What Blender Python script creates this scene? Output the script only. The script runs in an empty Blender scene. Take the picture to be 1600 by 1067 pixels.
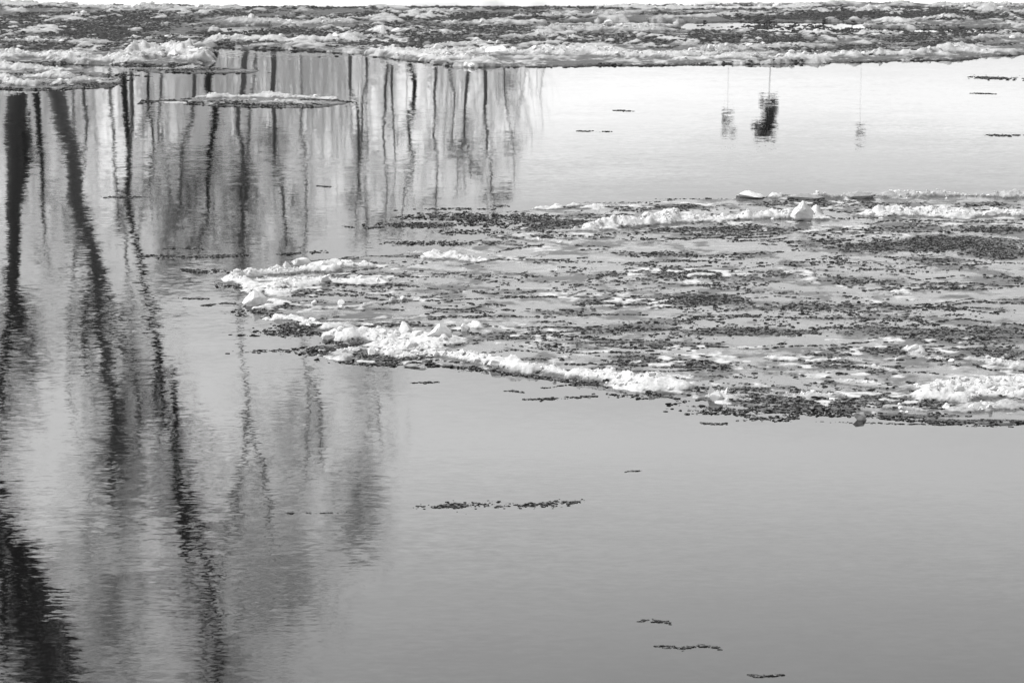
import bpy, bmesh, math, random
import numpy as np
from mathutils import Vector

random.seed(11)
RNG = np.random.default_rng(11)
R = math.radians
scene = bpy.context.scene
COL = scene.collection

# ------------------------------------------------------------------ camera
CAM_H, PITCH, FOCAL = 6.0, R(8.5), 134.5
cam = bpy.data.cameras.new('camera')
cam_ob = bpy.data.objects.new('camera', cam)
COL.objects.link(cam_ob)
cam_ob.location = (0, 0, CAM_H)
cam_ob.rotation_euler = (math.pi / 2 - PITCH, 0, 0)
cam.lens = FOCAL
cam.sensor_width = 36
cam.clip_end = 6000
cam.dof.use_dof = True
cam.dof.focus_distance = 42
cam.dof.aperture_fstop = 8.0
scene.camera = cam_ob

# ------------------------------------------------------------------ light
SUN_EL, SUN_AZ = R(50), R(-75)          # azimuth measured from +Y (view direction) towards +X
world = bpy.data.worlds.new('World')
scene.world = world
world.use_nodes = True
wn = world.node_tree
bgn = wn.nodes['Background']
sky = wn.nodes.new('ShaderNodeTexSky')
sky.sky_type = 'NISHITA'
sky.sun_disc = False
sky.sun_elevation = SUN_EL
sky.sun_rotation = SUN_AZ
sky.air_density = 1.0
sky.dust_density = 2.0
sky.ozone_density = 1.0
bw = wn.nodes.new('ShaderNodeRGBToBW')   # the photograph is black and white
wn.links.new(sky.outputs[0], bw.inputs[0])
# an overcast deck with a bright slit under it, round the whole horizon, broken up by cloud noise
tc = wn.nodes.new('ShaderNodeTexCoord')
sxyz = wn.nodes.new('ShaderNodeSeparateXYZ'); wn.links.new(tc.outputs['Generated'], sxyz.inputs[0])
mp = wn.nodes.new('ShaderNodeMapping'); mp.inputs['Scale'].default_value = (3, 3, 14)
wn.links.new(tc.outputs['Generated'], mp.inputs[0])
cn = wn.nodes.new('ShaderNodeTexNoise'); cn.inputs['Scale'].default_value = 1.6; cn.inputs['Detail'].default_value = 5
wn.links.new(mp.outputs[0], cn.inputs['Vector'])
w1 = wn.nodes.new('ShaderNodeMath'); w1.operation = 'MULTIPLY_ADD'
wn.links.new(cn.outputs['Fac'], w1.inputs[0]); w1.inputs[1].default_value = .05; wn.links.new(sxyz.outputs[2], w1.inputs[2])
rmp = wn.nodes.new('ShaderNodeValToRGB'); wn.links.new(w1.outputs[0], rmp.inputs[0])
cr = rmp.color_ramp
while len(cr.elements) < 8: cr.elements.new(.5)
for e, (pos, val) in zip(cr.elements, ((0.0, .60), (.094, .72), (.114, 1.02), (.138, .62), (.165, .62), (.205, 1.0), (.262, .78), (1.0, .80))):
    e.position = pos; e.color = (val, val, val, 1)
mul = wn.nodes.new('ShaderNodeMath'); mul.operation = 'MULTIPLY'
wn.links.new(bw.outputs[0], mul.inputs[0]); wn.links.new(rmp.outputs[0], mul.inputs[1])
wn.links.new(mul.outputs[0], bgn.inputs['Color'])
bgn.inputs['Strength'].default_value = 0.13
sun = bpy.data.lights.new('sun', 'SUN')
sun.energy = 1.0
sun.angle = R(14)
sun_ob = bpy.data.objects.new('sun', sun)
COL.objects.link(sun_ob)
sd = Vector((math.sin(SUN_AZ) * math.cos(SUN_EL), math.cos(SUN_AZ) * math.cos(SUN_EL), math.sin(SUN_EL)))
sun_ob.rotation_euler = sd.to_track_quat('Z', 'Y').to_euler()
scene.view_settings.view_transform = 'Standard'
scene.view_settings.look = 'None'
scene.view_settings.exposure = 1.68
scene.view_settings.gamma = 1.0

# ------------------------------------------------------------------ surveying helpers
SX = 36 / FOCAL / 1600
SP, CP = math.sin(PITCH), math.cos(PITCH)


def ray(px, py):
    u = (np.asarray(px, float) - 800) * SX
    v = (533.5 - np.asarray(py, float)) * SX
    return u, CP + v * SP, -SP + v * CP


def ground(px, py):
    dx, dy, dz = ray(px, py)
    t = CAM_H / -dz
    return t * dx, t * dy


def mirror(px, py, D):
    """a point standing at distance D that the water shows at photograph position px, py"""
    dx, dy, dz = ray(px, py)
    t = D / dy
    return Vector((float(t * dx), D, float(-CAM_H - t * dz)))


def G(pts):
    a = np.array(pts, float)
    x, y = ground(a[:, 0], a[:, 1])
    return np.stack([x, y], 1)


# ------------------------------------------------------------------ noise
def _h(ix, iy, seed):
    n = (ix.astype(np.int64) * 374761393 + iy.astype(np.int64) * 668265263 + seed * 974634777) & 0xffffffff
    n = ((n ^ (n >> 13)) * 1274126177) & 0xffffffff
    n = n ^ (n >> 16)
    return (n & 0xffff) / 65535.0


def vn(x, y, seed=0):
    ix, iy = np.floor(x), np.floor(y)
    fx, fy = x - ix, y - iy
    fx = fx * fx * (3 - 2 * fx)
    fy = fy * fy * (3 - 2 * fy)
    a, b = _h(ix, iy, seed), _h(ix + 1, iy, seed)
    c, d = _h(ix, iy + 1, seed), _h(ix + 1, iy + 1, seed)
    return (a * (1 - fx) + b * fx) * (1 - fy) + (c * (1 - fx) + d * fx) * fy


def fbm(x, y, octv=4, seed=0, gain=.5):
    s = 0; a = 1; t = 0
    for k in range(octv):
        s = s + a * vn(x * 2 ** k + 17.3 * k, y * 2 ** k - 9.1 * k, seed + k)
        t += a; a *= gain
    return s / t


def ss(a, b, x):
    t = np.clip((x - a) / (b - a), 0, 1)
    return t * t * (3 - 2 * t)


def seg_dist(X, Y, P, closed=False):
    d = np.full(X.shape, 1e9)
    n = len(P)
    for i in range(n if closed else n - 1):
        a, b = P[i], P[(i + 1) % n]
        ab = b - a
        L = max(ab @ ab, 1e-9)
        t = np.clip(((X - a[0]) * ab[0] + (Y - a[1]) * ab[1]) / L, 0, 1)
        d = np.minimum(d, (X - a[0] - t * ab[0]) ** 2 + (Y - a[1] - t * ab[1]) ** 2)
    return np.sqrt(d)


def inside(X, Y, P):
    c = np.zeros(X.shape, bool)
    n = len(P)
    for i in range(n):
        x1, y1 = P[i]; x2, y2 = P[(i + 1) % n]
        if y1 == y2: continue
        c ^= ((y1 > Y) != (y2 > Y)) & (X < (x2 - x1) * (Y - y1) / (y2 - y1) + x1)
    return c


# ------------------------------------------------------------------ object helpers
def tag(o, label=None, cat=None, group=None, kind=None):
    if label: o['label'] = label
    if cat: o['category'] = cat
    if group: o['group'] = group
    if kind: o['kind'] = kind
    return o


def empty(name, loc=(0, 0, 0)):
    o = bpy.data.objects.new(name, None)
    o.location = loc
    o.empty_display_size = .2
    COL.objects.link(o)
    return o


def mesh(name, V, F, mat, attrs=None, smooth=True):
    """V (n,3), F (m,k) index array"""
    me = bpy.data.meshes.new(name)
    V = np.ascontiguousarray(V, dtype=np.float32); F = np.ascontiguousarray(F, dtype=np.int32)
    m, k = F.shape
    me.vertices.add(len(V)); me.vertices.foreach_set('co', V.ravel())
    me.loops.add(m * k); me.loops.foreach_set('vertex_index', F.ravel())
    me.polygons.add(m)
    me.polygons.foreach_set('loop_start', np.arange(0, m * k, k, dtype=np.int32))
    me.polygons.foreach_set('use_smooth', np.full(m, smooth, bool))
    for a, val in (attrs or {}).items():
        at = me.attributes.new(a, 'FLOAT', 'POINT')
        at.data.foreach_set('value', np.ascontiguousarray(val, dtype=np.float32))
    me.update(calc_edges=True)
    me.materials.append(mat)
    return me


def link(name, me, parent=None, loc=None):
    o = bpy.data.objects.new(name, me)
    COL.objects.link(o)
    if parent: o.parent = parent
    if loc is not None: o.location = loc
    return o


# ------------------------------------------------------------------ materials
def mat(name):
    m = bpy.data.materials.new(name)
    m.use_nodes = True
    t = m.node_tree
    return m, t, t.nodes['Principled BSDF']


def gray(v): return (v, v, v, 1)


def nd(t, typ, **kw):
    n = t.nodes.new(typ)
    for k, v in kw.items(): setattr(n, k, v)
    return n


def mth(t, op, a, b=None, clamp=False):
    n = nd(t, 'ShaderNodeMath', operation=op, use_clamp=clamp)
    for i, v in enumerate((a, b)):
        if v is None: continue
        if isinstance(v, (int, float)): n.inputs[i].default_value = v
        else: t.links.new(v, n.inputs[i])
    return n.outputs[0]


def mixv(t, f, a, b):
    n = nd(t, 'ShaderNodeMix', data_type='FLOAT')
    for i, v in ((0, f), (2, a), (3, b)):
        if isinstance(v, (int, float)): n.inputs[i].default_value = v
        else: t.links.new(v, n.inputs[i])
    return n.outputs[0]


def noise(t, scale, detail=3, vec=None, rough=.55):
    n = nd(t, 'ShaderNodeTexNoise')
    n.inputs['Scale'].default_value = scale
    n.inputs['Detail'].default_value = detail
    n.inputs['Roughness'].default_value = rough
    if vec is not None: t.links.new(vec, n.inputs['Vector'])
    return n


def slope_normal(t, layers, amp_socket=None):
    """tilt the surface normal by small random slopes (wind ripples): layers = (scale_x, scale_y, detail, slope_x, slope_y)"""
    geo = nd(t, 'ShaderNodeNewGeometry')
    acc = None
    for sx, sy, det, ax, ay in layers:
        vm = nd(t, 'ShaderNodeVectorMath', operation='MULTIPLY')
        t.links.new(geo.outputs['Position'], vm.inputs[0]); vm.inputs[1].default_value = (sx, sy, 1)
        n = noise(t, 1.0, det, vm.outputs[0], .6)
        s = nd(t, 'ShaderNodeVectorMath', operation='SUBTRACT')
        t.links.new(n.outputs['Color'], s.inputs[0]); s.inputs[1].default_value = (.5, .5, .5)
        m = nd(t, 'ShaderNodeVectorMath', operation='MULTIPLY')
        t.links.new(s.outputs[0], m.inputs[0]); m.inputs[1].default_value = (ax, ay, 0)
        if acc is None: acc = m.outputs[0]
        else:
            a = nd(t, 'ShaderNodeVectorMath', operation='ADD')
            t.links.new(acc, a.inputs[0]); t.links.new(m.outputs[0], a.inputs[1]); acc = a.outputs[0]
    if amp_socket is not None:
        sc = nd(t, 'ShaderNodeVectorMath', operation='SCALE')
        t.links.new(acc, sc.inputs[0]); t.links.new(amp_socket, sc.inputs['Scale']); acc = sc.outputs[0]
    a = nd(t, 'ShaderNodeVectorMath', operation='ADD')
    t.links.new(acc, a.inputs[0]); t.links.new(geo.outputs['Normal'], a.inputs[1])
    z = nd(t, 'ShaderNodeVectorMath', operation='NORMALIZE')
    t.links.new(a.outputs[0], z.inputs[0])
    return z.outputs[0]


# water: dark river, real Fresnel, slopes of a nearly calm surface with breezy patches
M_water, t, p = mat('river_water')
p.inputs['Base Color'].default_value = gray(.006)
p.inputs['Roughness'].default_value = .015
p.inputs['IOR'].default_value = 1.333
geo = nd(t, 'ShaderNodeNewGeometry')
sep = nd(t, 'ShaderNodeSeparateXYZ'); t.links.new(geo.outputs['Position'], sep.inputs[0])
big = noise(t, .16, 2, geo.outputs['Position'])
br = mth(t, 'MULTIPLY', mth(t, 'SUBTRACT', big.outputs['Fac'], .42), 5.0, True)
left = mth(t, 'MULTIPLY', mth(t, 'SUBTRACT', .8, sep.outputs[0]), .35, True)
amp = mth(t, 'ADD', mth(t, 'ADD', .19, mth(t, 'MULTIPLY', br, .16)), mth(t, 'MULTIPLY', mth(t, 'ADD', mth(t, 'MULTIPLY', br, .4), .28), left))
t.links.new(slope_normal(t, [(.22, .5, 3, .006, .014), (1.3, 2.6, 3, .014, .018), (8, 15, 3, .052, .048)], amp), p.inputs['Normal'])

# ice: one material for every floe; attributes say what the surface is made of
M_ice, t, p = mat('floe_ice')
at = nd(t, 'ShaderNodeAttribute', attribute_name='snow')
af = nd(t, 'ShaderNodeAttribute', attribute_name='frazil')
geo = nd(t, 'ShaderNodeNewGeometry')
n1 = noise(t, 38, 4, geo.outputs['Position'], .65)
n2 = noise(t, 5, 4, geo.outputs['Position'], .6)
sn = mth(t, 'ADD', at.outputs['Fac'], mth(t, 'MULTIPLY', mth(t, 'SUBTRACT', n1.outputs['Fac'], .5), .5), True)
fz = mth(t, 'ADD', af.outputs['Fac'], mth(t, 'MULTIPLY', mth(t, 'SUBTRACT', n1.outputs['Fac'], .5), .9), True)
sheet = mixv(t, n2.outputs['Fac'], .0, .10)
fra = mixv(t, n1.outputs['Fac'], .0, .20)
snowc = mixv(t, mth(t, 'MULTIPLY', n1.outputs['Fac'], n2.outputs['Fac']), .38, 1.05)
c = mixv(t, sn, mixv(t, fz, sheet, fra), snowc)
cc = nd(t, 'ShaderNodeCombineColor')
for i in range(3): t.links.new(c, cc.inputs[i])
t.links.new(cc.outputs[0], p.inputs['Base Color'])
mx = mth(t, 'MAXIMUM', sn, fz)
t.links.new(mixv(t, mx, .10, .75), p.inputs['Roughness'])
t.links.new(mixv(t, mx, .5, .12), p.inputs['Specular IOR Level'])
p.inputs['IOR'].default_value = 1.31
t.links.new(slope_normal(t, [(3, 5, 4, .06, .05), (30, 45, 3, .10, .08)]), p.inputs['Normal'])

# dark wet lumps of frazil slush
M_grain, t, p = mat('wet_slush')
geo = nd(t, 'ShaderNodeNewGeometry')
n1 = noise(t, 14, 2, geo.outputs['Position'])
ng = noise(t, 31, 1, geo.outputs['Position'])
gm = mth(t, 'MULTIPLY', mth(t, 'SUBTRACT', ng.outputs['Fac'], .50), 3.5, True)
c = mixv(t, gm, mixv(t, n1.outputs['Fac'], .0, .02), .26)
cc = nd(t, 'ShaderNodeCombineColor')
for i in range(3): t.links.new(c, cc.inputs[i])
t.links.new(cc.outputs[0], p.inputs['Base Color'])
p.inputs['Roughness'].default_value = .4
p.inputs['IOR'].default_value = 1.31
p.inputs['Specular IOR Level'].default_value = .04


def white_mat(name, lo, hi, rough, spec=.3, sss=0.0):
    m, t, p = mat(name)
    geo = nd(t, 'ShaderNodeNewGeometry')
    n1 = noise(t, 16, 4, geo.outputs['Position'], .7)
    c = mixv(t, n1.outputs['Fac'], lo, hi)
    cc = nd(t, 'ShaderNodeCombineColor')
    for i in range(3): t.links.new(c, cc.inputs[i])
    t.links.new(cc.outputs[0], p.inputs['Base Color'])
    p.inputs['Roughness'].default_value = rough
    p.inputs['IOR'].default_value = 1.31
    p.inputs['Specular IOR Level'].default_value = spec
    b = nd(t, 'ShaderNodeBump'); b.inputs['Strength'].default_value = .5; b.inputs['Distance'].default_value = .01
    n3 = noise(t, 45, 4, geo.outputs['Position'], .7)
    t.links.new(n3.outputs['Fac'], b.inputs['Height']); t.links.new(b.outputs[0], p.inputs['Normal'])
    return m


M_crumb = white_mat('crushed_ice', .16, 1.0, .6, .3)
M_block = white_mat('frosted_ice_block', .36, .80, .4, .4)
M_clear = white_mat('clear_wet_ice', .12, .38, .25, .6)
M_snow = white_mat('fresh_snow', .80, .90, .8, .1)
M_bark = white_mat('tree_bark', .0, .06, .9, .2)
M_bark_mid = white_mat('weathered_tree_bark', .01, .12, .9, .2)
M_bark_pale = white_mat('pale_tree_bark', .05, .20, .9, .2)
M_grey_grain = white_mat('grey_jammed_slush', .0, .11, .6, .08)
M_rime = white_mat('rime_frosted_twigs', .26, .58, .9, .1)
M_needle = white_mat('pine_needles', .03, .12, .9, .1)

# ------------------------------------------------------------------ setting
def grid_sheet(name, xs, ys, zf, m):
    X, Y = np.meshgrid(xs, ys)
    V = np.stack([X.ravel(), Y.ravel(), zf(X, Y).ravel()], 1)
    nx = len(xs)
    i = (np.arange(len(ys) - 1)[:, None] * nx + np.arange(nx - 1)[None, :]).ravel()
    F = np.stack([i, i + 1, i + nx + 1, i + nx], 1)
    return mesh(name, V, F, m)


water = link('river_water', grid_sheet('river_water', np.linspace(-400, 400, 9), np.linspace(-60, 104, 5), lambda X, Y: X * 0, M_water))
tag(water, kind='structure')

BANK = G([(-300, 5), (0, 8), (200, 9), (420, 12), (700, 11), (950, 11), (1150, 8), (1350, 5), (1500, 8), (1600, 9), (1900, 9)])


def bank_z(X, Y):
    edge = np.interp(X, BANK[:, 0], BANK[:, 1]) + (fbm(X * .8, X * 0, 4, 5) - .5) * 1.2
    d = Y - edge
    z = -.35 + 1.5 * ss(-.4, 5, d) + .35 * ss(-.1, .25, d)
    z += (fbm(X * .6, Y * .6, 4, 3) - .5) * .45 * ss(0, 2, d) + 2.5 * ss(8, 60, d) * fbm(X * .02, Y * .02, 3, 8)
    return z


xs = np.concatenate([np.linspace(-1500, -30, 40), np.arange(-29.8, 30, .2), np.linspace(30.2, 1500, 40)])
ys = np.concatenate([np.arange(92, 106, .25), np.arange(106.5, 130, 1.5), np.linspace(135, 3000, 50)])
bank = link('snowy_bank', grid_sheet('snowy_bank', xs, ys, bank_z, M_snow))
tag(bank, kind='structure')


# ------------------------------------------------------------------ lumps
def _dome():
    v = []
    for k in range(6):
        a = k * math.pi / 3; v.append((math.cos(a), math.sin(a), -.35))
    for k in range(6):
        a = (k + .5) * math.pi / 3; v.append((.82 * math.cos(a), .82 * math.sin(a), .6))
    v.append((0, 0, 1))
    f = []
    for k in range(6):
        j = (k + 1) % 6
        f += [(k, j, 6 + k), (j, 6 + j, 6 + k), (6 + k, 6 + j, 12)]
    return np.array(v), np.array(f)


DV, DF = _dome()


def lumps_arrays(P, size, high, stretch=1.5, jit=.35, rng=RNG):
    """P (n,3) foot points, size (n) half width, high (n) height"""
    n = len(P)
    V = np.repeat(DV[None], n, 0)
    V = V * (1 + (rng.random((n, 13, 1)) - .5) * 2 * jit * np.array([1, 1, .8]))
    V[:, :, 0] *= (1 + (stretch - 1) * rng.random(n))[:, None]
    a = rng.random(n) * 6.283
    a = np.where(rng.random(n) < .6, (rng.random(n) - .5) * .9, a)
    c, s = np.cos(a)[:, None], np.sin(a)[:, None]
    x = V[:, :, 0] * c - V[:, :, 1] * s
    y = V[:, :, 0] * s + V[:, :, 1] * c
    W = np.stack([x * size[:, None] + P[:, 0, None], y * size[:, None] + P[:, 1, None],
                  V[:, :, 2] * high[:, None] + P[:, 2, None]], 2)
    F = DF[None] + (np.arange(n) * 13)[:, None, None]
    return W.reshape(-1, 3), F.reshape(-1, 3)


def cluster_points(clusters, per_m2=260, seed=0, clump=8.0, thr=.52):
    """clusters of photograph-surveyed ellipses (cx, cy, rx, ry, density) on the water -> world points"""
    out = []
    rng = np.random.default_rng(100 + seed)
    for cx, cy, rx, ry, dn in clusters:
        (x0, y0), (x1, y1) = G([(cx - rx, cy), (cx + rx, cy)])
        _, ya = ground(cx, cy - ry); _, yb = ground(cx, cy + ry)
        a, b = (x1 - x0) / 2, abs(float(ya - yb)) / 2
        mx, my = (x0 + x1) / 2, float(ya + yb) / 2
        n = int(4 * a * b * per_m2 * 2)
        u, v = rng.random(n) * 2 - 1, rng.random(n) * 2 - 1
        r = np.sqrt(u * u + v * v)
        X, Y = mx + a * u, my + b * v
        nn = fbm(X * clump, Y * clump * .7, 5, 40 + seed, .85) * .62 + .38 * fbm(X * clump * .25, Y * clump * .2, 3, 45 + seed, .6)
        keep = (nn + (dn - .55) * .26 - ss(.35, 1.15, r) * .22 + (rng.random(n) - .5) * .06 > thr) & (rng.random(n) < np.clip(.12 + .34 * dn, 0, 1))
        out.append(np.stack([X[keep], Y[keep]], 1))
    return np.concatenate(out) if out else np.zeros((0, 2))


def line_points(lines, seed=0):
    """lines of lumps: (polyline, half width px y, count per m)"""
    out = []
    rng = np.random.default_rng(500 + seed)
    for pts, w, dens in lines:
        P = np.array(pts, float)
        S = np.linalg.norm(np.diff(P, axis=0), axis=1); cs = np.r_[0, np.cumsum(S)]
        n = int(cs[-1] * dens)
        s = rng.random(n) * cs[-1]
        keep = fbm(s * .05, s * 0, 3, seed) + (rng.random(n) - .5) * .2 > .42
        s = s[keep]
        px = np.interp(s, cs, P[:, 0]); py = np.interp(s, cs, P[:, 1])
        py = py + (rng.random(len(s)) - .5) * 2 * w * (.4 + vn(s * .08, s * 0, seed + 3)) + (fbm(s * .02, s * 0, 3, seed + 9) - .5) * 4
        x, y = ground(px, py)
        out.append(np.stack([x, y], 1))
    return np.concatenate(out)


# ------------------------------------------------------------------ floe field
class Field:
    """height, snow and frazil amounts of a floe as functions of place"""

    def __init__(s, outline, ridges, frazil, seed, ragged=.25, base=.014, bg=None, hs=.46, ws=.59, spike=2.2, white=.88):
        s.P = G(outline); s.seed = seed; s.ragged = ragged; s.base = base; s.bg = bg; s.spike = spike; s.white = white
        s.R = [(G(r[0]), r[1] * ws, r[2] * hs, r[3] if len(r) > 3 else 1.0) for r in ridges]
        s.Fz = []
        for cx, cy, rx, ry, dn in frazil:
            (x0, y0), (x1, y1) = G([(cx - rx, cy), (cx + rx, cy)])
            _, ya = ground(cx, cy - ry); _, yb = ground(cx, cy + ry)
            s.Fz.append(((x0 + x1) / 2, float(ya + yb) / 2, (x1 - x0) / 2, abs(float(ya - yb)) / 2, dn))

    def eval(s, X, Y):
        sdv = seg_dist(X, Y, s.P, True)
        sdv = np.where(inside(X, Y, s.P), sdv, -sdv)
        sdv = sdv + (fbm(X * 2.2, Y * 1.8, 5, s.seed + 1, .6) - .5) * 2 * s.ragged
        z = -.03 + (.03 + s.base) * ss(-.03, .06, sdv)
        z += (fbm(X * 3, Y * 3, 4, s.seed + 2) - .5) * .012 * ss(0, .2, sdv)
        snow = np.zeros(X.shape); mound = np.zeros(X.shape); skirt = np.zeros(X.shape)
        wx = X + (fbm(X * 1.7, Y * 1.7, 3, s.seed + 3) - .5) * .5
        wy = Y + (fbm(X * 1.7, Y * 1.7, 3, s.seed + 4) - .5) * .7
        big = fbm(X * 2.0, Y * 1.6, 3, s.seed + 5)
        fine = fbm(X * 7, Y * 6, 4, s.seed + 6, .65)
        grit = fbm(X * 26, Y * 20, 2, s.seed + 8, .6)
        for P, w, h, dn in s.R:
            lo, hi = P.min(0) - w * 2 - .6, P.max(0) + w * 2 + .6
            m = (X > lo[0]) & (X < hi[0]) & (Y > lo[1]) & (Y < hi[1])
            if not m.any(): continue
            d = seg_dist(wx[m], wy[m], P) / w
            prof = np.clip(1 - d * d, 0, 1)
            bg_ = ss(.28, .72, big[m])
            hh = h * prof ** .8 * (.35 + 1.0 * bg_ + s.spike * (fine[m] - .5) + .8 * (grit[m] - .5))
            mound[m] = np.maximum(mound[m], hh)
            snow[m] = np.maximum(snow[m], ss(.12, .55, prof * 1.1 + (fine[m] - .5) * 2.0 + (bg_ - .5) * .4 - (1 - dn) * .8) * (1 if dn > .9 else .35 + .35 * dn) * s.white)
            skirt[m] = np.maximum(skirt[m], 1 - ss(.8, 1.9, d))
        z = z + np.clip(mound, -.003, None) * ss(-.05, .05, sdv + .1)
        fr = np.zeros(X.shape)
        for cx, cy, a, b, dn in s.Fz:
            m = (abs(X - cx) < a * 1.4) & (abs(Y - cy) < b * 1.4)
            if not m.any(): continue
            r = np.sqrt(((X[m] - cx) / a) ** 2 + ((Y[m] - cy) / b) ** 2)
            fr[m] = np.maximum(fr[m], dn * (1 - ss(.5, 1.3, r)))
        fr = fr * ss(.25, .6, fbm(X * 4, Y * 3.2, 4, s.seed + 7, .6) + (fr - .5) * .35)
        fr = np.maximum(fr, skirt * ss(.42, .62, fbm(X * 5, Y * 4, 4, s.seed + 9, .62)) * .9)
        fr = np.maximum(fr, .5 * ss(.48, .66, fbm(X * 2.6, Y * 2.0, 6, s.seed + 10, .7)))
        fr = np.maximum(fr, .8 * (1 - ss(.0, .12, sdv)))
        if s.bg is not None: z, snow, fr = s.bg(X, Y, sdv, z, snow, fr)
        return z, snow, fr, sdv

    def build(s, name, parent, dx, dy, xlim=None, loc0=(0, 0)):
        lo, hi = s.P.min(0) - .4, s.P.max(0) + .4
        if xlim: lo[0], hi[0] = max(lo[0], xlim[0]), min(hi[0], xlim[1])
        xs = np.arange(lo[0], hi[0], dx); ys = np.arange(lo[1], hi[1], dy)
        X, Y = np.meshgrid(xs, ys)
        X = X + (RNG.random(X.shape) - .5) * dx * .6; Y = Y + (RNG.random(Y.shape) - .5) * dy * .6
        z, sn, fr, sdv = s.eval(X, Y)
        nx = len(xs)
        i = (np.arange(len(ys) - 1)[:, None] * nx + np.arange(nx - 1)[None, :])
        ok = (z > -.012)
        k = ok[:-1, :-1] | ok[1:, :-1] | ok[:-1, 1:] | ok[1:, 1:]
        i = i[k]
        F = np.stack([i, i + 1, i + nx + 1, i + nx], 1)
        used = np.unique(F); mp = np.zeros(X.size, np.int64); mp[used] = np.arange(len(used))
        V = np.stack([X.ravel() - loc0[0], Y.ravel() - loc0[1], z.ravel()], 1)[used]
        me = mesh(name, V, mp[F], M_ice, {'snow': sn.ravel()[used], 'frazil': fr.ravel()[used]})
        print(name, len(F), 'quads')
        return link(name, me, parent)

    def crumbs(s, name, parent, per_m, smin, smax, loc0=(0, 0), seed=0):
        """loose crumbs of crushed ice lying along the ridges"""
        rng = np.random.default_rng(900 + seed)
        pts = []
        for P, w, h, dn in s.R:
            L = np.linalg.norm(np.diff(P, axis=0), axis=1).sum() if len(P) > 1 else 0
            n = int(per_m * (L + w * 2) * w * 2)
            if len(P) > 1:
                sl = np.linalg.norm(np.diff(P, axis=0), axis=1); cs = np.r_[0, np.cumsum(sl)]
                u = rng.random(n) * cs[-1]
                x = np.interp(u, cs, P[:, 0]); y = np.interp(u, cs, P[:, 1])
            else:
                x = np.full(n, P[0, 0]); y = np.full(n, P[0, 1])
            pts.append(np.stack([x + rng.normal(0, w * .55, n), y + rng.normal(0, w * .55, n)], 1))
        p = np.concatenate(pts)
        z, sn, fr, sdv = s.eval(p[:, 0], p[:, 1])
        k = (sn > .25) & (z > 0) & (sdv > 0) & (fbm(p[:, 0] * 2.6, p[:, 1] * 2.2, 3, 800 + seed) + (rng.random(len(p)) - .5) * .15 > .5)
        p, z = p[k], z[k]
        n = len(p)
        size = smin + (smax - smin) * np.clip(rng.pareto(2.2, n) * .22, 0, 1.6)
        V, F = lumps_arrays(np.stack([p[:, 0] - loc0[0], p[:, 1] - loc0[1], z - size * .1], 1), size, size * (.6 + .6 * rng.random(n)), 1.5, .45, rng)
        o = link(name, mesh(name, V, F, M_crumb, smooth=False), parent)
        tag(o, kind='stuff')
        print(name, n, 'crumbs')
        return o


def slush_mesh(name, p, parent, smin, smax, field=None, loc0=(0, 0), seed=0, flat=.45, m=None):
    rng = np.random.default_rng(1300 + seed)
    z = np.zeros(len(p))
    if field is not None:
        zz, sn, fr, sdv = field.eval(p[:, 0], p[:, 1])
        k = sn < .35
        p, zz = p[k], zz[k]
        z = np.maximum(zz, 0)
    n = len(p)
    size = smin + (smax - smin) * rng.random(n) ** 3
    V, F = lumps_arrays(np.stack([p[:, 0] - loc0[0], p[:, 1] - loc0[1], z], 1), size, size * flat * (.6 + .8 * rng.random(n)), 1.8, .35, rng)
    o = link(name, mesh(name, V, F, m or M_grain, smooth=False), parent)
    print(name, n, 'grains')
    return o


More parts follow.
